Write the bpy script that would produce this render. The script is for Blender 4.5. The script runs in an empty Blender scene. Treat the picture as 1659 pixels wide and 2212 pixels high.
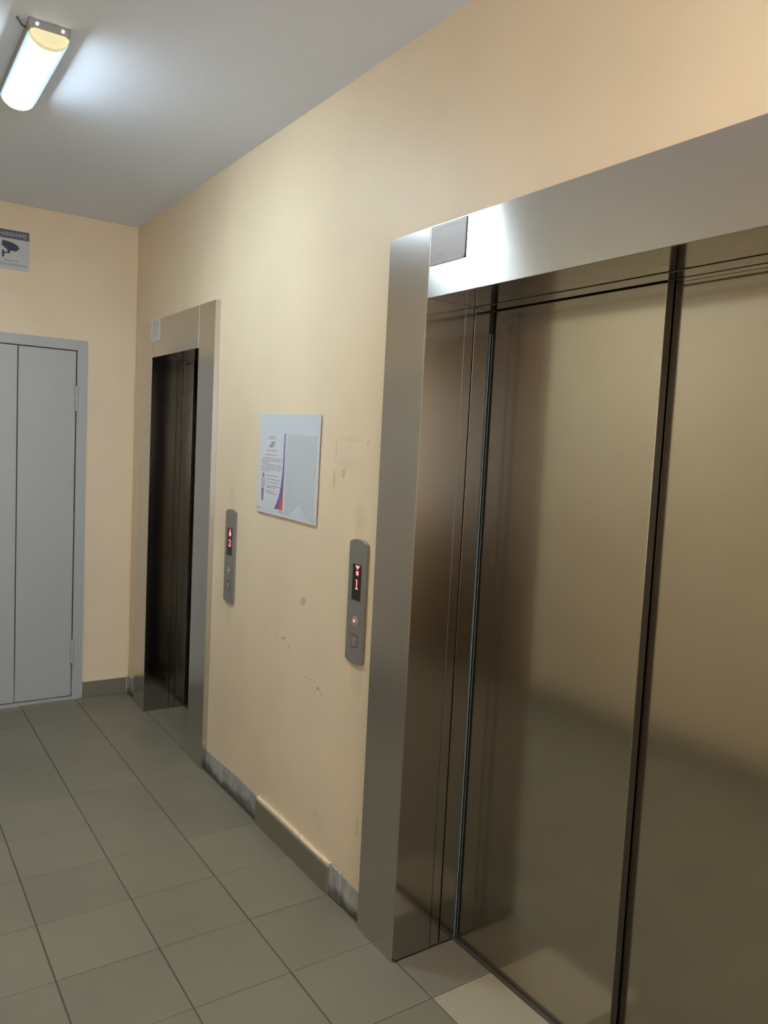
import bpy, bmesh, math, random
from mathutils import Matrix, Vector

random.seed(4)
SC = bpy.context.scene
COL = SC.collection

# ------------------------------------------------------------------ camera
cam_d = bpy.data.cameras.new('camera')
cam = bpy.data.objects.new('camera', cam_d)
COL.objects.link(cam)
yaw, pitch, roll, FPX = 0.594539, -0.082113, 0.049966, 1692.2
fw = Vector((math.sin(yaw) * math.cos(pitch), math.cos(yaw) * math.cos(pitch), math.sin(pitch)))
rt = fw.cross(Vector((0, 0, 1))).normalized()
up = rt.cross(fw)
r2 = rt * math.cos(roll) + up * math.sin(roll)
u2 = -rt * math.sin(roll) + up * math.cos(roll)
m = Matrix((r2, u2, -fw)).transposed().to_4x4()
m.translation = Vector((-1.3675, -1.6513, 1.5708))
cam.matrix_world = m
cam_d.sensor_fit = 'VERTICAL'
cam_d.sensor_height = 36.0
cam_d.lens = FPX / 2212 * 36.0
cam_d.clip_start = 0.02
SC.camera = cam

# ------------------------------------------------------------------ world, exposure
w = bpy.data.worlds.new('world')
SC.world = w
w.use_nodes = True
w.node_tree.nodes['Background'].inputs[0].default_value = (0.93, 0.95, 1.0, 1)      # even overcast sky, fill through the added window
w.node_tree.nodes['Background'].inputs[1].default_value = 12.0
SC.view_settings.view_transform = 'Standard'
SC.view_settings.look = 'None'
SC.view_settings.exposure = 0.40
SC.view_settings.gamma = 1.0
SC.view_settings.use_curve_mapping = False
SC.cycles.adaptive_threshold = 0.04
SC.cycles.max_bounces = 7
SC.cycles.diffuse_bounces = 4
SC.cycles.glossy_bounces = 4

# unseen window added in the near end wall for fill light; the portal only guides sampling to that opening
WIN = (-1.45, -0.35, 0.90, 2.30)
pd = bpy.data.lights.new('added_window_portal', 'AREA')
pd.shape = 'RECTANGLE'
pd.size, pd.size_y = WIN[1] - WIN[0], WIN[3] - WIN[2]
pd.cycles.is_portal = True
po = bpy.data.objects.new('added_window_portal', pd)
COL.objects.link(po)
po.location = ((WIN[0] + WIN[1]) / 2, -3.62, (WIN[2] + WIN[3]) / 2)
po.rotation_euler = (math.radians(90), 0, 0)

LAMP_SEEN = ((0.74, 0.90, 1.0), 152.0)      # cool tube in view
LAMP_NEAR = ((1.0, 0.90, 0.76), 74.0)      # older, warmer tube at the near end of the hall

# ------------------------------------------------------------------ materials
def nt(name):
    mat = bpy.data.materials.new(name)
    mat.use_nodes = True
    t = mat.node_tree
    return mat, t, t.nodes['Principled BSDF']

def link(t, a, b):
    t.links.new(a, b)

def coords(t, scale=(1, 1, 1)):
    tc = t.nodes.new('ShaderNodeTexCoord')
    mp = t.nodes.new('ShaderNodeMapping')
    mp.inputs['Scale'].default_value = scale
    link(t, tc.outputs['Object'], mp.inputs[0])
    return mp.outputs[0]

def noise(t, vec, scale, detail=3.0, rough=0.5):
    n = t.nodes.new('ShaderNodeTexNoise')
    n.inputs['Scale'].default_value = scale
    n.inputs['Detail'].default_value = detail
    n.inputs['Roughness'].default_value = rough
    link(t, vec, n.inputs['Vector'])
    return n.outputs['Fac']

def ramp(t, fac, stops):
    r = t.nodes.new('ShaderNodeValToRGB')
    e = r.color_ramp.elements
    while len(e) < len(stops):
        e.new(0.5)
    for el, (p, c) in zip(e, stops):
        el.position = p
        el.color = (c[0], c[1], c[2], 1)
    link(t, fac, r.inputs[0])
    return r.outputs['Color']

def mixc(t, fac, a, b, mode='MIX'):
    n = t.nodes.new('ShaderNodeMix')
    n.data_type = 'RGBA'
    n.blend_type = mode
    for i, v in ((0, fac), (6, a), (7, b)):
        if hasattr(v, 'is_linked'):
            link(t, v, n.inputs[i])
        elif i == 0:
            n.inputs[0].default_value = v
        else:
            n.inputs[i].default_value = (v[0], v[1], v[2], 1)
    return n.outputs[2]

def math_n(t, op, a, b=None):
    n = t.nodes.new('ShaderNodeMath')
    n.operation = op
    for i, v in enumerate((a, b)):
        if v is None:
            continue
        if hasattr(v, 'is_linked'):
            link(t, v, n.inputs[i])
        else:
            n.inputs[i].default_value = v
    return n.outputs[0]

def bump(t, bsdf, h, strength, dist=0.001):
    b = t.nodes.new('ShaderNodeBump')
    b.inputs['Strength'].default_value = strength
    b.inputs['Distance'].default_value = dist
    link(t, h, b.inputs['Height'])
    link(t, b.outputs[0], bsdf.inputs['Normal'])

def mat_plain(name, col, rough=0.5, metal=0.0, spec=0.5, var=0.06, nscale=30.0, bstr=0.0):
    mat, t, b = nt(name)
    v = coords(t)
    n = noise(t, v, nscale)
    c0 = tuple(x * (1 - var) for x in col)
    c1 = tuple(min(1, x * (1 + var)) for x in col)
    link(t, ramp(t, n, [(0.3, c0), (0.7, c1)]), b.inputs['Base Color'])
    b.inputs['Roughness'].default_value = rough
    b.inputs['Metallic'].default_value = metal
    b.inputs['Specular IOR Level'].default_value = spec
    if bstr:
        bump(t, b, n, bstr)
    return mat

def mat_emit(name, col, strength):
    mat, t, b = nt(name)
    b.inputs['Base Color'].default_value = (0.8, 0.8, 0.8, 1)
    b.inputs['Emission Color'].default_value = (*col, 1)
    b.inputs['Emission Strength'].default_value = strength
    b.inputs['Roughness'].default_value = 0.4
    return mat

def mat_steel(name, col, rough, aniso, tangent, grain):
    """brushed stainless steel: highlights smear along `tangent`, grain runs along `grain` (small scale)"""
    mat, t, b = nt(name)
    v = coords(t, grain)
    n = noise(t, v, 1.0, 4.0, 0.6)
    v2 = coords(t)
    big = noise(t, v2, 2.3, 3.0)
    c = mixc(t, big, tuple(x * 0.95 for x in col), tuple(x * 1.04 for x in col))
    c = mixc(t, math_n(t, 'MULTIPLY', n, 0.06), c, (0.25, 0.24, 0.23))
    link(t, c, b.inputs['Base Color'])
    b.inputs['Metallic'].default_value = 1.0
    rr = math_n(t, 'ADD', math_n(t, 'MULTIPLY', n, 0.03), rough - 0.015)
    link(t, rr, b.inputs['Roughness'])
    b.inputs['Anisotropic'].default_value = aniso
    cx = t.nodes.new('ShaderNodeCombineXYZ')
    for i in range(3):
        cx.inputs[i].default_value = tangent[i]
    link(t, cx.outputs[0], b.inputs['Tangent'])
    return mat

def mat_wall(name, col, marks=()):
    """roller-painted plaster; marks = (a, z, half width, half height, slant, strength) in wall coordinates (y, z)"""
    mat, t, b = nt(name)
    v = coords(t)
    big = noise(t, v, 1.7, 2.0, 0.55)
    c0 = tuple(x * 0.95 for x in col)
    c1 = tuple(min(1, x * 1.04) for x in col)
    c = ramp(t, big, [(0.32, c0), (0.68, c1)])
    if marks:
        wob = noise(t, v, 45.0, 1.0)
        sep = t.nodes.new('ShaderNodeSeparateXYZ')
        link(t, v, sep.inputs[0])
        Y, Z = sep.outputs[1], sep.outputs[2]
        tot = None
        for (a, z, ha, hz, sl, st) in marks:
            dz = math_n(t, 'SUBTRACT', Z, z)
            da = math_n(t, 'SUBTRACT', Y, a)
            if sl:
                da = math_n(t, 'SUBTRACT', da, math_n(t, 'MULTIPLY', dz, sl))
            q = math_n(t, 'ADD', math_n(t, 'POWER', math_n(t, 'ABSOLUTE', math_n(t, 'DIVIDE', da, ha)), 2.0),
                       math_n(t, 'POWER', math_n(t, 'ABSOLUTE', math_n(t, 'DIVIDE', dz, hz)), 2.0))
            k = math_n(t, 'SUBTRACT', 1.35, math_n(t, 'ADD', q, math_n(t, 'MULTIPLY', wob, 0.8)))
            cl = t.nodes.new('ShaderNodeClamp')
            link(t, k, cl.inputs[0])
            k = math_n(t, 'MULTIPLY', cl.outputs[0], st)
            tot = k if tot is None else math_n(t, 'MAXIMUM', tot, k)
        c = mixc(t, tot, c, (0.20, 0.16, 0.10))
    link(t, c, b.inputs['Base Color'])
    b.inputs['Roughness'].default_value = 0.48
    b.inputs['Specular IOR Level'].default_value = 0.4
    return mat

PAINT = (0.80, 0.655, 0.465)
marks = [(0.893, 0.987, 0.026, 0.022, -0.5, 0.30), (1.206, 0.812, 0.006, 0.004, 0, 0.5), (1.098, 0.799, 0.006, 0.008, 0, 0.25),
         (1.054, 0.809, 0.008, 0.008, 0, 0.3), (1.035, 0.812, 0.008, 0.008, 0, 0.7), (0.993, 0.787, 0.006, 0.008, 0, 0.4),
         (0.847, 0.709, 0.008, 0.004, -0.8, 0.6), (0.818, 0.707, 0.008, 0.004, -0.8, 0.55), (0.757, 0.693, 0.009, 0.006, 0, 0.75),
         (0.743, 0.690, 0.006, 0.004, 0, 0.6), (0.732, 0.680, 0.006, 0.004, 0, 0.7),
         (0.706, 1.45, 0.009, 0.048, 0.02, 0.32), (0.644, 1.477, 0.013, 0.022, 0, 0.30), (0.496, 1.583, 0.008, 0.014, -0.3, 0.25),
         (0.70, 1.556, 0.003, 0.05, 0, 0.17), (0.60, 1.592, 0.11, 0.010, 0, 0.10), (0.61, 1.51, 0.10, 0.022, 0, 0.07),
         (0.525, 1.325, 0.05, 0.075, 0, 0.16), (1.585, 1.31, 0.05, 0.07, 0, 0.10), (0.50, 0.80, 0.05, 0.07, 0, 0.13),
         (1.58, 0.80, 0.06, 0.08, 0, 0.10), (0.453, 0.31, 0.006, 0.045, 0, 0.20), (0.475, 0.315, 0.004, 0.02, 0, 0.15),
         (0.72, 0.22, 0.05, 0.05, 0.4, 0.10)]
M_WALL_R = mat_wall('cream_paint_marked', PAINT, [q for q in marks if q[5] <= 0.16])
scuffs = [q for q in marks if q[5] > 0.16]
M_WALL = mat_wall('cream_paint', PAINT)
M_CEIL = mat_plain('ceiling_whitewash', (0.79, 0.85, 0.97), 0.75, var=0.03, nscale=1.5)
M_GROUT = mat_plain('grout', (0.10, 0.09, 0.065), 0.9, var=0.2, nscale=40)
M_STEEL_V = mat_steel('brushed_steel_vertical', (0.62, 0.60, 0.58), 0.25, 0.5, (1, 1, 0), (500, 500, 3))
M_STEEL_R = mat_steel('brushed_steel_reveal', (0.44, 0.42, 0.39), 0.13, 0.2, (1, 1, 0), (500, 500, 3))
M_STEEL_H = mat_steel('brushed_steel_header', (0.56, 0.545, 0.53), 0.23, 0.92, (1, 0, 1), (500, 3, 500))
M_STEEL_D = mat_steel('brushed_steel_door', (0.52, 0.48, 0.40), 0.15, 0.20, (1, 1, 0), (500, 500, 3))
M_ALU = mat_plain('aluminium', (0.62, 0.63, 0.63), 0.35, metal=1.0)
M_SEAL = mat_plain('pale_rubber_seal', (0.17, 0.21, 0.22), 0.5)
M_PANELMETAL = mat_plain('grey_panel_metal', (0.25, 0.24, 0.22), 0.42, metal=0.35, var=0.03, nscale=300)
M_BLACK = mat_plain('black_display', (0.012, 0.010, 0.010), 0.25)
M_DARK = mat_plain('dark_gap', (0.03, 0.028, 0.025), 0.6)
M_LED = mat_emit('red_led', (1.0, 0.012, 0.05), 2.3)
M_LEDDIM = mat_emit('red_button_glow', (1.0, 0.09, 0.07), 0.55)
M_RING = mat_plain('button_ring', (0.55, 0.33, 0.30), 0.3)
M_GREYDOOR = mat_plain('grey_enamel', (0.42, 0.43, 0.42), 0.45, var=0.03, nscale=250, bstr=0.15)
M_MORTAR = mat_plain('mortar', (0.36, 0.36, 0.34), 0.9, var=0.35, nscale=22, bstr=0.8)
def mat_mortar():
    mat, t, b = nt('mortar_bed')
    v = coords(t, (1, 1, 0.45))
    n = noise(t, v, 24.0, 4.0, 0.6)
    n2 = noise(t, coords(t), 9.0, 3.0)
    sp = t.nodes.new('ShaderNodeSeparateXYZ')
    link(t, coords(t), sp.inputs[0])
    grime = math_n(t, 'SUBTRACT', math_n(t, 'ADD', math_n(t, 'MULTIPLY', n2, 1.5), 0.15), math_n(t, 'MULTIPLY', sp.outputs[2], 16.0))   # ragged mop dirt
    c = ramp(t, n, [(0.3, (0.27, 0.265, 0.25)), (0.7, (0.47, 0.47, 0.455))])
    link(t, mixc(t, ramp(t, grime, [(0.2, (0, 0, 0)), (0.7, (0.85, 0.85, 0.85))]), c, (0.07, 0.065, 0.055)), b.inputs['Base Color'])
    b.inputs['Roughness'].default_value = 0.9
    bump(t, b, n, 0.6)
    return mat
M_MORTAR = mat_mortar()
M_SKIRT = mat_plain('skirting_tile', (0.185, 0.165, 0.125), 0.5, var=0.05, nscale=400)
M_BOARD = mat_plain('board_plastic', (0.62, 0.66, 0.72), 0.28, var=0.01)
M_POCKET = mat_plain('clear_pocket', (0.55, 0.59, 0.63), 0.15, var=0.01)
M_PAPER = mat_plain('paper', (0.66, 0.68, 0.73), 0.5, var=0.01)
M_INK = mat_plain('ink_grey', (0.30, 0.30, 0.36), 0.6)
M_INKRED = mat_plain('ink_red', (0.42, 0.25, 0.27), 0.6)
M_PURPLE = mat_plain('print_violet', (0.16, 0.13, 0.34), 0.4)
M_RED = mat_plain('print_red', (0.55, 0.10, 0.10), 0.4)
M_SKIN = mat_plain('print_brown', (0.34, 0.17, 0.15), 0.5)
M_SHIRT = mat_plain('print_lilac', (0.52, 0.47, 0.55), 0.5)
M_TROUSER = mat_plain('print_slate', (0.20, 0.22, 0.26), 0.5)
M_SIGN = mat_plain('sign_plastic', (0.52, 0.53, 0.53), 0.4, var=0.01)
M_SIGNBAND = mat_plain('sign_band', (0.080, 0.092, 0.135), 0.4)
M_SIGNINK = mat_plain('sign_ink', (0.030, 0.036, 0.080), 0.5)
M_SIGNTXT = mat_plain('sign_small_text', (0.10, 0.10, 0.13), 0.5)
M_PLATE = mat_plain('label_plate', (0.42, 0.41, 0.42), 0.35, var=0.02)
M_LABEL = mat_plain('label_paper', (0.78, 0.77, 0.76), 0.6, var=0.02)
M_LABELINK = mat_plain('label_ink', (0.36, 0.36, 0.38), 0.6)
M_CREAM = mat_plain('aged_cream_plastic', (0.72, 0.62, 0.36), 0.4)
M_PAN = mat_plain('lamp_pan', (0.30, 0.29, 0.28), 0.5)
M_BROWN = mat_plain('brown_veneer', (0.085, 0.055, 0.032), 0.4, var=0.2, nscale=8)
M_EDGE = mat_plain('dark_edge_trim', (0.13, 0.115, 0.095), 0.35, metal=0.6)
M_CABLE = mat_plain('cable_grey', (0.12, 0.13, 0.15), 0.6)

def mat_tile(name, col):
    mat, t, b = nt(name)
    v = coords(t)
    speck = noise(t, v, 700.0, 2.0)
    oi = t.nodes.new('ShaderNodeObjectInfo')
    geo = t.nodes.new('ShaderNodeNewGeometry')
    blot = noise(t, geo.outputs['Position'], 2.2, 4.0)
    c = ramp(t, speck, [(0.30, tuple(x * 0.80 for x in col)), (0.70, tuple(x * 1.14 for x in col))])
    hs = t.nodes.new('ShaderNodeHueSaturation')
    link(t, c, hs.inputs['Color'])
    val = math_n(t, 'ADD', math_n(t, 'MULTIPLY', oi.outputs['Random'], 0.09),
                 math_n(t, 'ADD', 0.80, math_n(t, 'MULTIPLY', blot, 0.30)))
    link(t, val, hs.inputs['Value'])
    link(t, hs.outputs[0], b.inputs['Base Color'])
    b.inputs['Roughness'].default_value = 0.42
    b.inputs['Specular IOR Level'].default_value = 0.4
    return mat
M_TILE = mat_tile('floor_tile', (0.222, 0.198, 0.147))
M_TILE_C = mat_tile('cream_floor_tile', (0.40, 0.355, 0.26))

# ------------------------------------------------------------------ mesh helpers
def finish(name, bm, mat, parent=None, bevel=0.0, seg=1, smooth=False):
    bmesh.ops.remove_doubles(bm, verts=bm.verts, dist=1e-6)
    if bevel:
        ed = [e for e in bm.edges if len(e.link_faces) == 2 and e.calc_face_angle(0) > 0.6]
        bmesh.ops.bevel(bm, geom=ed, offset=bevel, segments=seg, affect='EDGES', clamp_overlap=True)
    bmesh.ops.recalc_face_normals(bm, faces=bm.faces)
    me = bpy.data.meshes.new(name)
    bm.to_mesh(me)
    bm.free()
    if smooth:
        for p in me.polygons:
            p.use_smooth = True
        try:
            me.set_sharp_from_angle(angle=0.7)
        except Exception:
            pass
    me.materials.append(mat)
    o = bpy.data.objects.new(name, me)
    COL.objects.link(o)
    attach(o, parent)
    return o

def attach(o, parent):
    """geometry is modelled in place; the child is shifted so that it stays there under its parent"""
    if parent is None:
        return
    o.parent = parent
    o.location = -world_loc(parent)

def world_loc(o):
    v = Vector(o.location)
    p = o.parent
    while p is not None:
        v = v + Vector(p.location)
        p = p.parent
    return v

def empty(name, loc, label=None, cat=None, group=None, kind=None):
    o = bpy.data.objects.new(name, None)
    o.location = loc
    o.empty_display_size = 0.1
    COL.objects.link(o)
    tag(o, label, cat, group, kind)
    return o

def tag(o, label=None, cat=None, group=None, kind=None):
    if label:
        o['label'] = label
    if cat:
        o['category'] = cat
    if group:
        o['group'] = group
    if kind:
        o['kind'] = kind
    return o

def add_box(bm, x0, x1, y0, y1, z0, z1):
    x0, x1 = min(x0, x1), max(x0, x1)
    y0, y1 = min(y0, y1), max(y0, y1)
    z0, z1 = min(z0, z1), max(z0, z1)
    v = [bm.verts.new(p) for p in ((x0, y0, z0), (x1, y0, z0), (x1, y1, z0), (x0, y1, z0),
                                   (x0, y0, z1), (x1, y0, z1), (x1, y1, z1), (x0, y1, z1))]
    for f in ((3, 2, 1, 0), (4, 5, 6, 7), (0, 1, 5, 4), (1, 2, 6, 5), (2, 3, 7, 6), (3, 0, 4, 7)):
        bm.faces.new([v[i] for i in f])

def box(name, dims, mat, parent=None, bevel=0.0, seg=1):
    bm = bmesh.new()
    add_box(bm, *dims)
    return finish(name, bm, mat, parent, bevel, seg)

def add_prism(bm, pts, fn, d0, d1):
    """pts: 2d outline; fn(a, b, d) -> world; extruded from d0 to d1"""
    lo = [bm.verts.new(fn(a, b, d0)) for a, b in pts]
    hi = [bm.verts.new(fn(a, b, d1)) for a, b in pts]
    n = len(pts)
    bm.faces.new(lo)
    bm.faces.new(hi[::-1])
    for i in range(n):
        bm.faces.new((lo[i], hi[i], hi[(i + 1) % n], lo[(i + 1) % n]))

def prism(name, pts, fn, d0, d1, mat, parent=None, bevel=0.0, seg=1, smooth=False):
    bm = bmesh.new()
    add_prism(bm, pts, fn, d0, d1)
    return finish(name, bm, mat, parent, bevel, seg, smooth)

XY = lambda a, b, d: (a, b, d)          # outline in plan, extruded up
XZ = lambda a, b, d: (a, d, b)          # outline in x-z, extruded along y
WALLX = 0.010                           # face of the elevator wall
RW = lambda s, z, d: (WALLX - d, -s, z)          # on the elevator wall: s runs to the viewer's right, d out of the wall
BACKY = 3.10
BW = lambda s, z, d: (s, BACKY - d, z)           # on the back wall
LEFTX = -1.80
LW = lambda s, z, d: (LEFTX + d, s, z)           # on the opposite wall
HF = lambda s, z, d: (-0.015 - d, -s, z)         # on the face of the elevator frames

def tube(name, pts, r, mat, parent=None, n=8):
    bm = bmesh.new()
    rings = []
    for i, p in enumerate(pts):
        p = Vector(p)
        d = (Vector(pts[min(i + 1, len(pts) - 1)]) - Vector(pts[max(i - 1, 0)])).normalized()
        a = d.orthogonal().normalized()
        b = d.cross(a)
        rings.append([bm.verts.new(p + (a * math.cos(2 * math.pi * k / n) + b * math.sin(2 * math.pi * k / n)) * r) for k in range(n)])
    for q0, q1 in zip(rings, rings[1:]):
        for k in range(n):
            bm.faces.new((q0[k], q0[(k + 1) % n], q1[(k + 1) % n], q1[k]))
    bm.faces.new(rings[0][::-1])
    bm.faces.new(rings[-1])
    return finish(name, bm, mat, parent, smooth=True)

def disc_pts(s, z, r, n=20, rz=None):
    rz = rz or r
    return [(s + r * math.cos(2 * math.pi * k / n), z + rz * math.sin(2 * math.pi * k / n)) for k in range(n)]

def rect(s0, s1, z0, z1):
    return [(s0, z0), (s1, z0), (s1, z1), (s0, z1)]

def lettering(name, body, fn, s, z, width, height, d, mat, parent):
    cu = bpy.data.curves.new(name, 'FONT')
    cu.body = body
    cu.size = 1.0
    to = bpy.data.objects.new(name, cu)
    COL.objects.link(to)
    dg = bpy.context.evaluated_depsgraph_get()
    me = bpy.data.meshes.new_from_object(to.evaluated_get(dg))
    bpy.data.objects.remove(to)
    bpy.data.curves.remove(cu)
    xs = [v.co.x for v in me.vertices]
    ys = [v.co.y for v in me.vertices]
    cx, cy = (min(xs) + max(xs)) / 2, (min(ys) + max(ys)) / 2
    sx, sy = width / (max(xs) - min(xs)), height / (max(ys) - min(ys))
    for v in me.vertices:
        v.co = Vector(fn(s + (v.co.x - cx) * sx, z + (v.co.y - cy) * sy, d))
    me.materials.clear()
    me.materials.append(mat)
    o = bpy.data.objects.new(name, me)
    COL.objects.link(o)
    attach(o, parent)
    return o

# ------------------------------------------------------------------ room shell
CEIL = 2.780
YN = -3.60                               # near end of the hall
R_IN, R_OUT, R_NEAR = 0.185, 0.387, -1.015
L_FAR, L_NEAR = 2.702, 1.992
bm = bmesh.new()
T1 = 0.222
for y0, y1, z0, z1 in ((YN, -1.03, 0, CEIL), (-1.03, 0.20, 2.016, CEIL), (0.20, 1.977, 0, CEIL), (1.977, 2.717, 2.016, CEIL), (2.717, 3.35, 0, CEIL)):
    add_box(bm, WALLX, T1, y0, y1, z0 - 0.05 if z0 == 0 else z0, z1)
wall_right = tag(finish('wall_right', bm, M_WALL_R), 'cream painted wall that holds the two elevators', kind='structure')
SCUFF_M = {}
for (a, z, ha, hz, sl, st) in scuffs:                  # small dents, drips and rub marks on the paint
    k = round(st * 10)
    if k not in SCUFF_M:
        f_ = 1 - 0.75 * st
        SCUFF_M[k] = mat_plain('scuff_paint', (PAINT[0] * f_, PAINT[1] * f_ * 0.98, PAINT[2] * f_ * 0.95), 0.6, var=0.08, nscale=90)
    pts = []
    for q in range(11):
        an = 2 * math.pi * q / 11
        k2 = random.uniform(0.62, 1.0)
        dz = hz * k2 * math.sin(an)
        pts.append((-(a + ha * k2 * math.cos(an) + sl * dz), z + dz))
    prism('scuff_mark', pts, RW, -0.0005, 0.00025, SCUFF_M[k], wall_right)
bm = bmesh.new()
for x0, x1, z0, z1 in ((-2.0, -1.462, -0.05, CEIL), (-1.462, -0.276, 2.082, CEIL), (-0.276, WALLX, -0.05, CEIL)):
    add_box(bm, x0, x1, BACKY, BACKY + 0.25, z0, z1)
tag(finish('wall_back', bm, M_WALL), 'cream painted end wall with the grey metal door', kind='structure')
bm = bmesh.new()
for y0, y1, z0, z1 in ((YN, 2.07, -0.05, CEIL), (2.07, 2.87, 2.082, CEIL), (2.87, BACKY, -0.05, CEIL)):
    add_box(bm, -2.0, LEFTX, y0, y1, z0, z1)
tag(finish('wall_left', bm, M_WALL), 'cream painted wall opposite the elevators', kind='structure')
bm = bmesh.new()
for x0, x1, z0, z1 in ((-2.0, WIN[0], -0.05, CEIL), (WIN[1], T1, -0.05, CEIL), (WIN[0], WIN[1], -0.05, WIN[2]), (WIN[0], WIN[1], WIN[3], CEIL)):
    add_box(bm, x0, x1, YN - 0.2, YN, z0, z1)
tag(finish('wall_front', bm, M_WALL), 'cream painted wall behind the viewpoint with an added fill-light window', kind='structure')
wn = tag(box('added_window_1', (WIN[0], WIN[1], YN - 0.14, YN - 0.09, WIN[2], WIN[2] + 0.05), M_GREYDOOR), 'framed window added behind the viewpoint to let in fill light', kind='structure')
box('added_window_frame', (WIN[0], WIN[1], YN - 0.14, YN - 0.09, WIN[3] - 0.05, WIN[3]), M_GREYDOOR, wn)
for xa in (WIN[0], (WIN[0] + WIN[1]) / 2 - 0.025, WIN[1] - 0.05):
    box('added_window_frame', (xa, xa + 0.05, YN - 0.14, YN - 0.09, WIN[2] + 0.05, WIN[3] - 0.05), M_GREYDOOR, wn)
bm = bmesh.new()
for d_ in ((0.50, 0.55, -1.6, 3.4, -0.06, 2.5), (T1, 0.5, -1.6, 3.4, 2.45, 2.5), (T1, 0.5, -1.65, -1.6, -0.06, 2.5), (T1, 0.5, 3.35, 3.4, -0.06, 2.5), (T1 + 0.002, 0.5, -1.6, 3.35, -0.09, -0.04)):
    add_box(bm, *d_)
tag(finish('wall_shaft', bm, M_DARK), 'dark elevator shaft behind the doors, an unseen box added against light leaks', kind='structure')  # closed box added to stop sky light leaking round the elevator doors
tag(box('ceiling', (-2.0, T1, YN - 0.2, 3.35, CEIL, CEIL + 0.15), M_CEIL), 'plain pale grey ceiling', kind='structure')
floor = tag(box('floor', (LEFTX, 0.224, YN, BACKY, -0.06, -0.0035), M_GROUT), 'floor of square grey-beige tiles', kind='structure')

# floor tiles: one object each, children of the floor
def tile_mesh(w, l, mat):
    bm = bmesh.new()
    c = 0.0012
    vs = []
    for ins, z in ((0, -0.009), (0, -c), (c, 0)):
        vs.append([bm.verts.new(p) for p in ((ins, ins, z), (w - ins, ins, z), (w - ins, l - ins, z), (ins, l - ins, z))])
    for a, b in zip(vs, vs[1:]):
        for k in range(4):
            bm.faces.new((a[k], a[(k + 1) % 4], b[(k + 1) % 4], b[k]))
    bm.faces.new(vs[-1])
    me = bpy.data.meshes.new('tile')
    bm.to_mesh(me)
    bm.free()
    me.materials.append(mat)
    return me

TM = {}
def put_tile(x0, x1, y0, y1, mat=M_TILE):
    key = (round(x1 - x0, 4), round(y1 - y0, 4), mat.name)
    if key not in TM:
        TM[key] = tile_mesh(x1 - x0, y1 - y0, mat)
    o = bpy.data.objects.new('tile', TM[key])
    COL.objects.link(o)
    o.parent = floor
    o.location = (x0, y0, random.uniform(-0.0004, 0.0003))
    return o

GX, GY = 0.0019, 0.0011
for i in range(6):
    for j in range(-12, 11):
        put_tile(-1.8 + 0.3 * i + GX, -1.8 + 0.3 * (i + 1) - GX,
                 max(0.3 * j, YN) + GY, min(0.3 * (j + 1), BACKY) - GY)
# tiles inside the two doorways
ys = [R_IN, 0.0, -0.3, -0.6, -0.9, R_NEAR]
for k in range(5):
    t_ = put_tile(GX, 0.2235, ys[k + 1] + GY, ys[k] - GY - (0.001 if k == 0 else 0), M_TILE_C if k == 1 else M_TILE)
    if k == 1:
        t_['label'] = 'paler cream floor tile'
ys = [L_FAR, 2.4, 2.1, L_NEAR]
for k in range(3):
    put_tile(GX, 0.2235, ys[k + 1] + GY, ys[k] - GY)

# skirting on the elevator wall: mortar bed with two tiles still in place
def ragged(a0, a1, top, n=14, amp=0.006):
    pts = [(a0, 0.001), (a1, 0.001)]
    for k in range(n + 1):
        s = a1 + (a0 - a1) * k / n
        pts.append((s, top + random.uniform(-amp, amp)))
    return pts
bb = tag(prism('baseboard_right', ragged(-1.787, -0.39, 0.098), RW, 0.0002, 0.004, M_MORTAR), 'skirting along the elevator wall, mostly bare mortar', kind='structure')
prism('mortar_patch', ragged(-3.099, -2.905, 0.102, 6), RW, 0.0002, 0.004, M_MORTAR, bb)
prism('mortar_patch', ragged(-0.600, -0.528, 0.112, 5, 0.003), RW, 0.004, 0.012, M_MORTAR, bb)
for a in (1.1985, 0.899):
    box('skirting_tile', (-0.010, 0.006, a - 0.298, a, 0.0008, 0.098), M_SKIRT, bb, 0.001)
bm = bmesh.new()
pts = [(-1.2, 0.099), (-0.6, 0.099)]
for k in range(25):
    pts.append((-0.6 - 0.6 * k / 24, 0.108 + random.uniform(-0.003, 0.004)))
add_prism(bm, pts, RW, 0.0, 0.014)
tag(finish('plaster_ledge', bm, M_WALL, bb), 'bright painted ledge on top of the two skirting tiles')
bb = tag(box('baseboard_back', (-0.258, 0.0, BACKY - 0.003, BACKY - 0.0002, 0.0008, 0.092), M_MORTAR), 'short tiled skirting beside the grey metal door', kind='structure')
box('skirting_tile', (-0.2585, -0.004, BACKY - 0.014, BACKY - 0.003, 0.0008, 0.094), M_SKIRT, bb, 0.001)
prism('plaster_ledge', [(-0.258, 0.094), (-0.003, 0.094)] + [(-0.003 - 0.255 * k / 10, 0.099 + random.uniform(-0.002, 0.003)) for k in range(11)], BW, 0.0, 0.012, M_WALL, bb)
bb = tag(box('baseboard_left', (LEFTX + 0.0002, LEFTX + 0.003, -1.545, 2.055, 0.0008, 0.09), M_MORTAR), 'tiled skirting along the wall opposite the elevators', kind='structure')
sk = None
for k in range(12):
    y0 = 2.055 - 0.3 * (k + 1)
    if sk is None:
        sk = box('skirting_tile', (LEFTX + 0.003, LEFTX + 0.014, y0 + 0.001, y0 + 0.299, 0.0008, 0.094), M_SKIRT, bb, 0.001)
    else:
        c = sk.copy()
        COL.objects.link(c)
        c.location = Vector(sk.location) + Vector((0, -0.3 * k, 0))

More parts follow.
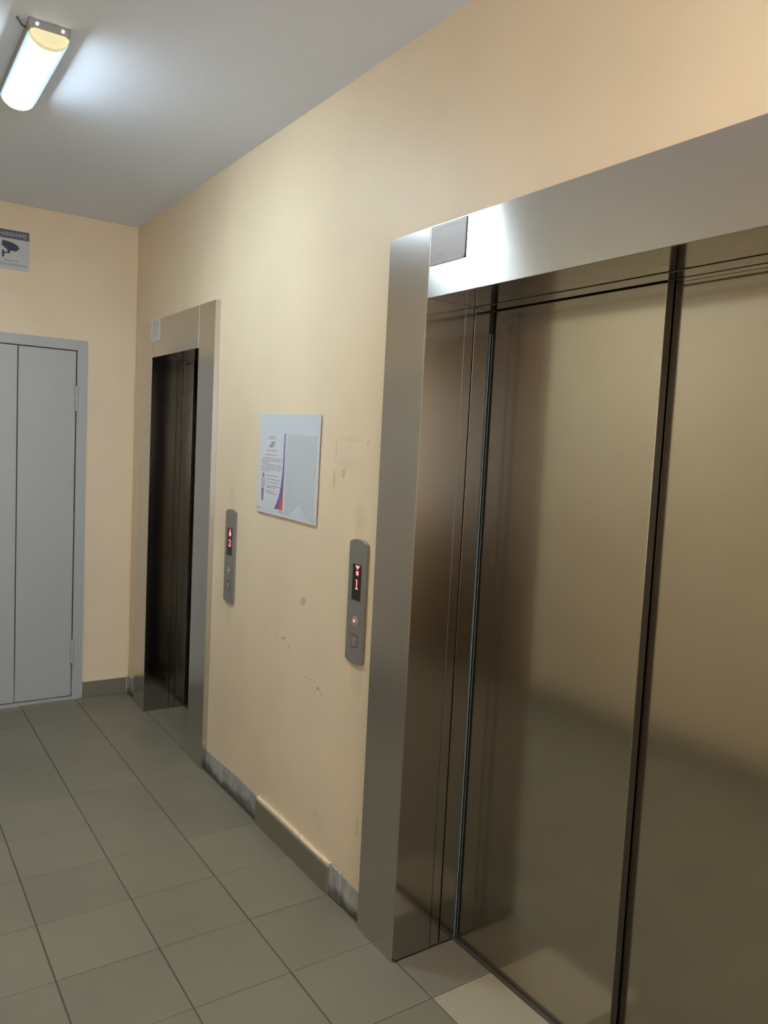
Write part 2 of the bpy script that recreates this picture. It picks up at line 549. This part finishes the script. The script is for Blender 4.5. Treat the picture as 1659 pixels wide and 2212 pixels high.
# ------------------------------------------------------------------ elevators
XF = -0.015
def elevator(label, far, near, split, out_far, out_near, rivets):
    e = empty('elevator_entrance', (0, (far + near) / 2, 0), label, 'elevator', 'stainless steel elevator entrances')
    def post(inner, outer, sg):
        pts = [(XF, inner), (XF, outer), (0.0092, outer), (0.0092, inner + sg * 0.0150), (XF + 0.002, inner + sg * 0.0150), (XF + 0.002, inner)]
        p = prism('frame_post', pts, XY, 0.0015, 2.2, M_STEEL_V, e, 0.0008)
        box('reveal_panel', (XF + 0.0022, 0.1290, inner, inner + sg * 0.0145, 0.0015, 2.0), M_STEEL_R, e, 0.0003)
        return p
    pf = post(far, out_far, 1)
    pn = post(near, out_near, -1)
    hd = prism('frame_header', [(XF + 0.0008, 2.0), (XF + 0.0008, 2.2), (0.0092, 2.2), (0.0092, 2.0150), (XF + 0.003, 2.0150), (XF + 0.003, 2.0)], XZ,
               near + 0.0008, far - 0.0008, M_STEEL_H, e, 0.0008)
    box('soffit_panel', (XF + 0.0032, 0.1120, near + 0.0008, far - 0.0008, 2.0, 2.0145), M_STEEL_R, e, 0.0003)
    box('seam_strip', (XF - 0.0004, XF + 0.0010, near + 0.0004, near + 0.0040, 2.0, 2.1995), M_LABEL, hd)  # thin pale strip drawn along the header seam
    # door frame strips behind the lining
    for nm, ysurf, sg in (('lining_strip', far + 0.002, 1), ('lining_strip', near - 0.002, -1)):
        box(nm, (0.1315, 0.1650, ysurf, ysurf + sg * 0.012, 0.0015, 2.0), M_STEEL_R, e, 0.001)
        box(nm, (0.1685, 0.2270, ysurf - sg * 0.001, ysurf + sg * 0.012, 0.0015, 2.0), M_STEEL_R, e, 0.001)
        if sg == 1:
          box('door_seal', (0.2330, 0.2368, ysurf + sg * 0.002, ysurf + sg * 0.010, 0.0015, 1.93), M_SEAL if far < 1 else M_DARK, e)
    box('header_strip', (0.1150, 0.1650, near, far, 2.001, 2.014), M_STEEL_R, e, 0.001)
    box('header_strip', (0.1685, 0.2270, near, far, 1.999, 2.014), M_STEEL_R, e, 0.001)
    box('header_strip', (0.2390, 0.2680, near, split - 0.004, 2.000, 2.014), M_STEEL_R, e, 0.0005)
    # telescopic door panels
    dp = box('door_panel', (0.2400, 0.2640, split, far + 0.10, 0.004, 2.06), M_STEEL_D, e, 0.0012)
    tag(box('edge_trim', (0.2404, 0.2636, split - 0.0015, split, 0.004, 2.06), M_EDGE, dp), 'dark trim on the leading door edge')
    box('door_panel', (0.2700, 0.2940, near - 0.08, split + 0.05, 0.004, 2.06), M_STEEL_D, e, 0.0012)
    box('door_sill', (0.2250, 0.3100, near - 0.05, far + 0.05, -0.03, 0.0018), M_EDGE, e, 0.0008)
    # rivets on the side of the near post
    for z in rivets:
        bm = bmesh.new()
        bmesh.ops.create_uvsphere(bm, u_segments=10, v_segments=6, radius=0.0032)
        bmesh.ops.translate(bm, verts=bm.verts, vec=(-0.003, out_near - 0.0005, z))
        finish('rivet', bm, M_ALU, pn, smooth=True)
    return e

elevator('narrow stainless steel elevator entrance beside the grey metal door, doors hidden in its deep frame',
         L_FAR, L_NEAR, 2.33, 2.902, 1.790, (2.13, 1.47, 0.80, 0.13))
elevator('wide stainless steel elevator entrance with closed two-panel brushed doors, nearest in view',
         R_IN, R_NEAR, -0.432, R_OUT, -1.215, (2.13, 1.47, 0.80, 0.13))

# ------------------------------------------------------------------ metal doors
def metal_door(name, label, fn, a0, a1, leaves, hinge_side):
    """a0..a1 = outer frame along the wall, leaves = list of (b0, b1)"""
    d = empty(name, fn((a0 + a1) / 2, 0, 0), label, None, None, 'structure')
    def slab(nm, s0, s1, z0, z1, d0, d1, par, bev=0.0012):
        return prism(nm, rect(s0, s1, z0, z1), fn, d0, d1, M_GREYDOOR, par, bev)
    lo, hi = leaves[0][0] - 0.006, leaves[-1][1] + 0.006
    slab('door_frame', a0, lo, 0.002, 2.09, -0.05, 0.016, d)
    slab('door_frame', hi, a1, 0.002, 2.09, -0.05, 0.016, d)
    slab('door_frame', lo, hi, 2.033, 2.09, -0.05, 0.016, d)
    slab('threshold', lo, hi, 0.002, 0.018, -0.05, 0.020, d)
    for k, (b0, b1) in enumerate(leaves):
        lf = slab('door_leaf', b0, b1, 0.023, 2.028, -0.045, 0.013 + 0.002 * (k == 0), d, 0.002)
        if k == hinge_side:
            for zc in (1.760, 0.290):
                h = tube('hinge', [fn(b1 + 0.003, zc - 0.070, 0.021), fn(b1 + 0.003, zc - 0.002, 0.021)], 0.0095, M_GREYDOOR, lf, 14)
                tube('hinge_pin', [fn(b1 + 0.003, zc - 0.002, 0.021), fn(b1 + 0.003, zc + 0.003, 0.021)], 0.0075, M_ALU, h, 12)
                tube('hinge_knuckle', [fn(b1 + 0.003, zc + 0.003, 0.021), fn(b1 + 0.003, zc + 0.071, 0.021)], 0.0095, M_GREYDOOR, h, 14)
        if k == 0:
            hp = prism('handle_plate', rect(b0 + 0.05, b0 + 0.09, 0.95, 1.15), fn, 0.015, 0.018, M_ALU, lf, 0.001)
            tube('lever', [fn(b0 + 0.07, 1.05, 0.018), fn(b0 + 0.07, 1.05, 0.06), fn(b0 + 0.18, 1.05, 0.06)], 0.008, M_ALU, hp)
    bk = prism('door_backing', rect(a0 - 0.1, a1 + 0.1, -0.05, 2.2), fn, -0.32, -0.26, M_DARK, d)  # unseen dark sheet sized to stop sky light leaking through door gaps
    return d
metal_door('door_1', 'grey painted double-leaf metal door in the end wall', BW, -1.470, -0.266, [(-1.405, -0.6345), (-0.6295, -0.3275)], 1)
def wood_door():  # width and added transom shaped to darken reflections in the steel reveal
    d = empty('door_3', (LEFTX, -2.28, 0), 'unseen dark brown apartment door opposite the elevators, transom added to darken steel reflections', None, None, 'structure')
    for s0, s1 in ((-2.96, -2.89), (-1.67, -1.60)):
        prism('door_frame', rect(s0, s1, 0.002, 2.56), LW, 0.0005, 0.030, M_BROWN, d, 0.002)
    for z0, z1 in ((1.98, 2.05), (2.50, 2.56)):
        prism('door_frame', rect(-2.89, -1.67, z0, z1), LW, 0.0005, 0.030, M_BROWN, d, 0.002)
    prism('transom_panel', rect(-2.885, -1.675, 2.055, 2.495), LW, 0.0005, 0.018, M_BROWN, d, 0.002)
    for s0, s1 in ((-2.885, -2.285), (-2.275, -1.675)):
        lf_ = prism('door_leaf', rect(s0, s1, 0.004, 1.975), LW, 0.0005, 0.022, M_BROWN, d, 0.002)
        for z0, z1 in ((0.15, 0.85), (1.0, 1.85)):
            prism('door_moulding', rect(s0 + 0.1, s1 - 0.1, z0, z1), LW, 0.022, 0.030, M_BROWN, lf_, 0.006)
wood_door()
metal_door('added_door_2', 'unseen grey painted metal door added opposite the elevators for the steel reflections', LW, 2.060, 2.880, [(2.125, 2.815)], -1)  # unseen door added so the steel posts reflect grey

# ------------------------------------------------------------------ ceiling lamps
def lamp(name, xc, y0, y1, emit, label, mat_name):
    l = empty(name, (xc, (y0 + y1) / 2, CEIL), label, 'ceiling lamp', 'tube lamps on the hall ceiling')
    mat, t_, b_ = nt(mat_name)
    b_.inputs['Base Color'].default_value = (0.8, 0.8, 0.8, 1)
    b_.inputs['Emission Color'].default_value = (*emit[0], 1)
    tc_ = t_.nodes.new('ShaderNodeTexCoord')
    sp_ = t_.nodes.new('ShaderNodeSeparateXYZ')
    link(t_, tc_.outputs['Object'], sp_.inputs[0])
    mr_ = t_.nodes.new('ShaderNodeMapRange')               # prismatic flanks pass less light than the belly
    link(t_, sp_.outputs[2], mr_.inputs['Value'])
    mr_.inputs['From Min'].default_value = CEIL - 0.026 - 0.041
    mr_.inputs['From Max'].default_value = CEIL - 0.026 - 0.010
    mr_.inputs['To Min'].default_value = 1.0
    mr_.inputs['To Max'].default_value = 0.10
    link(t_, math_n(t_, 'MULTIPLY', math_n(t_, 'POWER', mr_.outputs[0], 2.0), emit[1]), b_.inputs['Emission Strength'])
    hw = 0.058
    zp = CEIL - 0.026
    # shallow tray against the ceiling
    prism('lamp_tray', [(xc - hw, CEIL - 0.0005), (xc - hw, zp), (xc - hw + 0.004, zp - 0.003), (xc + hw - 0.004, zp - 0.003), (xc + hw, zp), (xc + hw, CEIL - 0.0005)],
          XZ, y0, y1, M_PAN, l, 0.0015)
    def arc(r, depth, n=18):
        return [(xc + r * math.cos(math.pi * k / n), zp - 0.003 - depth * math.sin(math.pi * k / n)) for k in range(n + 1)]
    prism('diffuser', arc(0.0472, 0.039), XZ, y0 + 0.030, y1 - 0.004, mat, l, smooth=True)
    cap = prism('end_cap', arc(0.0555, 0.042), XZ, y0 - 0.004, y0 + 0.030, M_CAPGLOW, l, 0.004, 2, smooth=True)
    prism('cap_rib', arc(0.045, 0.033), XZ, y0 - 0.007, y0 - 0.004, M_CAPGLOW, cap, 0.001, smooth=True)
    prism('end_cap', arc(0.0555, 0.042), XZ, y1 - 0.004, y1 + 0.004, M_CREAM, l, 0.001, smooth=True)
    for sg in (-1, 1):
        bm = bmesh.new()
        add_box(bm, xc + sg * 0.0475, xc + sg * 0.0575, y0 + 0.028, y1 - 0.004, zp - 0.0125, zp - 0.0032)
        tag(finish('diffuser_rim', bm, M_RIM, l, 0.001), 'pale blue plastic rim')
        tube('screw', [(xc + sg * 0.036, y0 - 0.0003, CEIL - 0.014), (xc + sg * 0.036, y0 - 0.004, CEIL - 0.014)], 0.0042, M_HOLE, l, 10)  # emissive dot for tube light leaking out at the hole
    tube('cable', [(xc - hw + 0.002, y0 + 0.05, CEIL - 0.012), (xc - hw - 0.012, y0 + 0.045, CEIL - 0.010), (xc - hw - 0.030, y0 + 0.02, CEIL - 0.004)], 0.0035, M_CABLE, l)
    return l
M_RIM = mat_plain('rim_plastic', (0.06, 0.10, 0.13), 0.3)
M_RIM.node_tree.nodes['Principled BSDF'].inputs['Emission Color'].default_value = (0.62, 0.85, 1, 1)   # light piped into the clear rim
M_RIM.node_tree.nodes['Principled BSDF'].inputs['Emission Strength'].default_value = 0.55
M_HOLE = mat_emit('lit_screw_hole', (0.9, 0.97, 1.0), 2.0)
M_CAPGLOW = mat_plain('translucent_cream_cap', (0.72, 0.64, 0.40), 0.4)
M_CAPGLOW.node_tree.nodes['Principled BSDF'].inputs['Emission Color'].default_value = (1.0, 0.88, 0.52, 1)   # tube light glowing through the cap
M_CAPGLOW.node_tree.nodes['Principled BSDF'].inputs['Emission Strength'].default_value = 0.38
lamp('ceiling_lamp', -0.883, 0.968, 1.535, LAMP_SEEN, 'lit half-round tube lamp with a cream end cap on the ceiling', 'lit_diffuser_cool')
lamp('ceiling_lamp', -0.883, -1.56, -0.98, LAMP_NEAR, 'second tube lamp at the near end of the hall, outside the picture', 'lit_diffuser_warm')

# ------------------------------------------------------------------ call panels
DOT = 0.0046
def glyph(name, rows, sc, ztop, parent, d):
    bm = bmesh.new()
    for r, row in enumerate(rows):
        for c, ch in enumerate(row):
            if ch == '#':
                s = sc + (c - 2) * DOT
                z = ztop - (r + 0.5) * DOT
                add_prism(bm, rect(s - DOT * 0.46, s + DOT * 0.46, z - DOT * 0.46, z + DOT * 0.46), RW, d, d + 0.0006)
    return finish(name, bm, M_LED, parent)

UP = ['..#..', '..#..', '.###.', '.###.', '#####', '#####', '.###.']
DOWN = ['#####', '.###.', '..#..', '.....', '.###.', '.###.', '.###.']
THREE = ['.###.', '#...#', '....#', '..##.', '....#', '#...#', '.###.']
ONE = ['.##..', '..#..', '..#..', '..#..', '..#..', '..#..', '.###.']

def call_panel(yc, label, arrow, digit, ring_bright):
    e = empty('call_panel', (WALLX, yc, 0.85), label, 'call panel', 'elevator call panels')
    s = -yc
    hw, z0, z1 = 0.0535, 0.862, 1.250
    pts = []
    for k in range(13):
        a = math.pi * (1 - k / 12)
        pts.append((s + hw * math.cos(a), z1 + 0.0 + 0.016 * math.sin(a)))
    for k in range(13):
        a = -math.pi * k / 12
        pts.append((s + hw * math.cos(a), z0 + 0.014 * math.sin(a)))
    prism('faceplate', pts, RW, 0.0002, 0.010, M_PANELMETAL, e, 0.0012)
    disp = prism('display', rect(s - 0.0265, s + 0.0275, 1.062, 1.183), RW, 0.0096, 0.0104, M_BLACK, e)
    glyph('led_arrow', arrow, s + 0.003, 1.179, disp, 0.0104)
    glyph('led_digit', digit, s + 0.002, 1.132, disp, 0.0104)
    bt = prism('call_button', disc_pts(s, 0.992, 0.0165, 24), RW, 0.0096, 0.0125, M_RING, e, 0.001, smooth=True)
    prism('button_face', disc_pts(s, 0.992, 0.0120, 24), RW, 0.0122, 0.0130, M_PANELMETAL, bt, smooth=True)
    prism('button_light', disc_pts(s, 0.994, 0.0065 if ring_bright else 0.0042, 16), RW, 0.0128, 0.0136, M_LEDDIM, bt, smooth=True)
    ky = prism('key_switch', rect(s - 0.021, s + 0.021, 0.905, 0.947), RW, 0.0096, 0.0104, M_DARK, e)
    prism('key_plate', rect(s - 0.0185, s + 0.0185, 0.9075, 0.9445), RW, 0.0100, 0.0112, M_PANELMETAL, ky, 0.0005)
    prism('key_lock', disc_pts(s + 0.004, 0.930, 0.0055, 14), RW, 0.0110, 0.0135, M_ALU, ky, smooth=True)
    prism('key_slot', rect(s - 0.006, s - 0.004, 0.914, 0.921), RW, 0.0110, 0.0118, M_ALU, ky)
    for z in (1.232, 0.882):
        prism('screw', disc_pts(s, z, 0.0032, 12), RW, 0.0096, 0.0108, M_PANELMETAL, e)
    return e
call_panel(1.577, 'slim grey call panel between narrow elevator and notice board, red display showing 3', UP, THREE, False)
call_panel(0.512, 'grey call panel with lit red button beside the wide elevator, display showing 1', DOWN, ONE, True)

# ------------------------------------------------------------------ notice board and leaflet
def tilt(e, pivot, ang):
    e.rotation_euler = (ang, 0, 0)

nb = empty('notice_board', (WALLX, 1.06, 1.48), 'pale blue-white plastic notice board with two pockets on cream wall', 'notice board')
prism('board_back', rect(-1.311, -0.809, 1.281, 1.680), RW, 0.004, 0.009, M_BOARD, nb, 0.0008)
for (s, z) in ((-1.25, 1.64), (-0.87, 1.64), (-1.25, 1.32), (-0.87, 1.32)):
    prism('wall_spacer', disc_pts(s, z, 0.010, 12), RW, 0.0002, 0.0045, M_ALU, nb)
def pocket(s0, s1, z0, z1):
    sm = (s0 + s1) / 2
    w_ = (s1 - s0)
    pts = [(s0, z0), (s0 + 0.40 * w_ - 0.045, z0), (sm, z0 + 0.062), (s1 - 0.40 * w_ + 0.045, z0), (s1, z0), (s1, z1), (s0, z1)]
    p = prism('pocket', pts, RW, 0.0118, 0.0130, M_POCKET, nb)
    return p
# left pocket holds the leaflet; its clear front is only its rails and lip
for s0, s1 in ((-1.308, -1.0665), (-1.056, -0.822)):
    for a, b in ((s0, s0 + 0.003), (s1 - 0.003, s1)):
        prism('pocket_rail', rect(a, b, 1.299, 1.606), RW, 0.0088, 0.0106, M_BOARD, nb, 0.0004)
    sm, z0 = (s0 + s1) / 2, 1.2990
    for q in (-1, 1):
        pr = [(sm + q * 0.117, z0 - 0.004), (sm + q * 0.117, z0 + 0.004), (sm + q * 0.080, z0 + 0.004), (sm + q * 0.080, z0 - 0.001)]
        prism('pocket_lip', pr, RW, 0.0088, 0.0115, M_POCKET, nb, 0.0004)
sheet_r = [(-1.052, 1.302), (-1.010, 1.302), (-0.945, 1.352), (-0.880, 1.302), (-0.826, 1.302), (-0.826, 1.603), (-1.052, 1.603)]
tag(prism('pocket_sheet', sheet_r, RW, 0.0090, 0.0105, M_POCKET, nb), 'empty clear pocket with a notched lower edge')

lf = empty('leaflet', (WALLX, 1.06, 1.48), 'printed leaflet with violet and red corner in notice board pocket', 'leaflet')
S0, S1, Z0, Z1 = -1.304, -1.0700, 1.306, 1.604
prism('sheet', rect(S0, S1, Z0, Z1), RW, 0.0091, 0.0097, M_PAPER, lf)
Dp = 0.0099
W, H = S1 - S0, Z1 - Z0
def P(u, v):                              # sheet fractions, v down
    return (S0 + u * W, Z1 - v * H)
def flat(name, pts, mat, par, d=Dp):
    return prism(name, [P(u, v) for u, v in pts], RW, d - 0.0001, d + 0.0002, mat, par)
curve = [(0.95, 0.0), (0.945, 0.30), (0.935, 0.50), (0.90, 0.68), (0.84, 0.82), (0.76, 0.92), (0.68, 0.995)]
flat('violet_band', curve + [(0.80, 0.995), (0.885, 0.90), (0.945, 0.80), (0.985, 0.70), (0.985, 0.0)], M_PURPLE, lf)
flat('red_corner', [(0.985, 0.70), (0.945, 0.80), (0.885, 0.90), (0.80, 0.995), (0.985, 0.995)], M_RED, lf)
def bars(name, rows, mat):
    bm = bmesh.new()
    for (u0, u1, v, h) in rows:
        u = u0
        while u < u1 - 0.01:                # illegible words
            e_ = min(u1, u + random.uniform(0.06, 0.16))
            add_prism(bm, [P(u, v), P(e_, v), P(e_, v + h), P(u, v + h)], RW, Dp - 0.0001, Dp + 0.0002)
            u = e_ + 0.018
    finish(name, bm, mat, lf)['kind'] = 'stuff'      # illegible print
bars('printed_text', [(0.36, 0.64, 0.045, 0.010), (0.36, 0.64, 0.072, 0.010), (0.29, 0.69, 0.228, 0.010)] +
     [(0.16 if k in (0, 3) else 0.11, 0.90 if k not in (2, 6) else 0.42, 0.335 + 0.0285 * k, 0.010) for k in range(7)] +
     [(0.36, u1, v, 0.011) for u1, v in ((0.88, 0.612), (0.80, 0.652), (0.86, 0.700), (0.68, 0.722), (0.64, 0.770), (0.76, 0.797))] +
     [(0.30, 0.33, v, 0.006) for v in (0.615, 0.655, 0.703, 0.773)] + [(0.40, 0.68, 0.945, 0.008)], M_INK)
bars('printed_headings', [(0.27, 0.72, 0.288, 0.010), (0.31, 0.76, 0.565, 0.010)], M_INKRED)
em = flat('emblem', [(0.40, 0.165), (0.52, 0.13), (0.62, 0.10), (0.60, 0.135), (0.50, 0.165), (0.60, 0.16), (0.52, 0.19), (0.40, 0.195)], M_INK, lf)
flat('emblem_red', [(0.44, 0.115), (0.54, 0.118), (0.58, 0.140), (0.62, 0.165), (0.54, 0.155), (0.50, 0.138)], M_INKRED, em, Dp + 0.0002)
fg = flat('printed_figure_shirt', [(0.14, 0.62), (0.18, 0.605), (0.25, 0.605), (0.29, 0.625), (0.30, 0.70), (0.25, 0.71), (0.25, 0.755), (0.14, 0.755), (0.13, 0.69)], M_SHIRT, lf)
flat('printed_figure_head', [(0.19, 0.60), (0.175, 0.57), (0.19, 0.545), (0.225, 0.535), (0.245, 0.56), (0.24, 0.595), (0.22, 0.608)], M_SKIN, fg, Dp + 0.0002)
flat('printed_figure_legs', [(0.14, 0.755), (0.25, 0.755), (0.245, 0.84), (0.235, 0.92), (0.165, 0.92), (0.155, 0.84)], M_TROUSER, fg)
flat('pocket_notch', [(0.36, 0.965), (0.50, 0.90), (0.68, 0.965)], M_BOARD, lf, Dp + 0.0002)
for o_ in (nb, lf):
    o_.rotation_euler = (math.radians(0.9), 0, 0)

# ------------------------------------------------------------------ surveillance sign on the end wall
sg = empty('surveillance_sign', (-0.670, BACKY, 2.532), 'white and blue video surveillance notice on the end wall above the grey door', 'sign')
prism('plate', rect(-0.760, -0.580, 2.430, 2.637), BW, 0.0003, 0.003, M_SIGN, sg, 0.0006)
bd = prism('header_band', rect(-0.760, -0.580, 2.592, 2.637), BW, 0.003, 0.0034, M_SIGNBAND, sg)
lettering('lettering', 'ВНИМАНИЕ', BW, -0.6705, 2.6145, 0.158, 0.021, 0.0037, M_SIGN, bd)
lettering('lettering', 'ВЕДЁТСЯ', BW, -0.669, 2.476, 0.066, 0.0125, 0.0034, M_SIGNTXT, sg)
lettering('lettering', 'ВИДЕОНАБЛЮДЕНИЕ', BW, -0.670, 2.4545, 0.162, 0.0125, 0.0034, M_SIGNTXT, sg)
cx, cz = -0.667, 2.535
ic = [(-0.046, 0.040), (-0.018, 0.037), (0.006, 0.032), (0.030, 0.020), (0.038, 0.008), (0.030, -0.004), (0.020, -0.012), (-0.004, -0.010), (-0.012, -0.022), (-0.018, -0.022), (-0.024, -0.006), (-0.048, 0.012), (-0.050, 0.020)]
k_ = prism('camera_icon', [(cx + a, cz + b + 0.004) for a, b in ic], BW, 0.003, 0.0034, M_SIGNINK, sg)
prism('camera_icon_arm', [(cx - 0.046, cz - 0.026), (cx - 0.008, cz - 0.021), (cx - 0.008, cz - 0.014), (cx - 0.018, cz - 0.014), (cx - 0.046, cz - 0.020)], BW, 0.003, 0.0032, M_SIGNINK, k_)
prism('camera_icon_mount', rect(cx - 0.048, cx - 0.037, cz - 0.044, cz - 0.007), BW, 0.003, 0.0037, M_SIGNINK, k_)

# ------------------------------------------------------------------ labels stuck to the elevator frames
lb = empty('door_label', (XF, 0.102, 2.09), 'grey plastic label plate at the header corner of the wide elevator', 'label')
pts = [(-0.1800, 2.0885), (-0.034, 2.0885), (-0.0255, 2.096), (-0.0240, 2.1965), (-0.1800, 2.1965)]
prism('plate', pts, HF, -0.0004, 0.0012, M_PLATE, lb, 0.0004)
prism('backing_strip', rect(-0.0300, -0.0215, 2.0885, 2.1965), HF, -0.0005, 0.0004, M_DARK, lb)
def line(nm, s0, s1, z0, z1, mat, par, d=0.0013):
    return prism(nm, rect(s0, s1, z0, z1), HF, d - 0.0001, d + 0.0002, mat, par)
line('border_line', -0.165, -0.034, 2.1845, 2.1858, M_LABELINK, lb)
line('border_line', -0.172, -0.1708, 2.104, 2.150, M_LABELINK, lb)
line('border_line', -0.172, -0.120, 2.1035, 2.1050, M_LABELINK, lb)
line('printed_text', -0.150, -0.110, 2.1115, 2.1140, M_LABELINK, lb)
lb2 = empty('paper_notice', (XF, 2.650, 2.09), 'small white printed paper stuck on the header of the narrow elevator', 'label')
prism('sheet', rect(-2.722, -2.580, 2.088, 2.204), HF, -0.0003, 0.0008, M_LABEL, lb2)
bm = bmesh.new()
z = 2.193
while z > 2.098:
    s = -2.702
    while s < -2.60:
        e_ = min(-2.598, s + random.uniform(0.015, 0.05))
        add_prism(bm, rect(s, e_, z - 0.0028, z), HF, 0.0008, 0.0011)
        s = e_ + 0.006
    z -= 0.0078
finish('printed_text', bm, M_LABELINK, lb2)['kind'] = 'stuff'
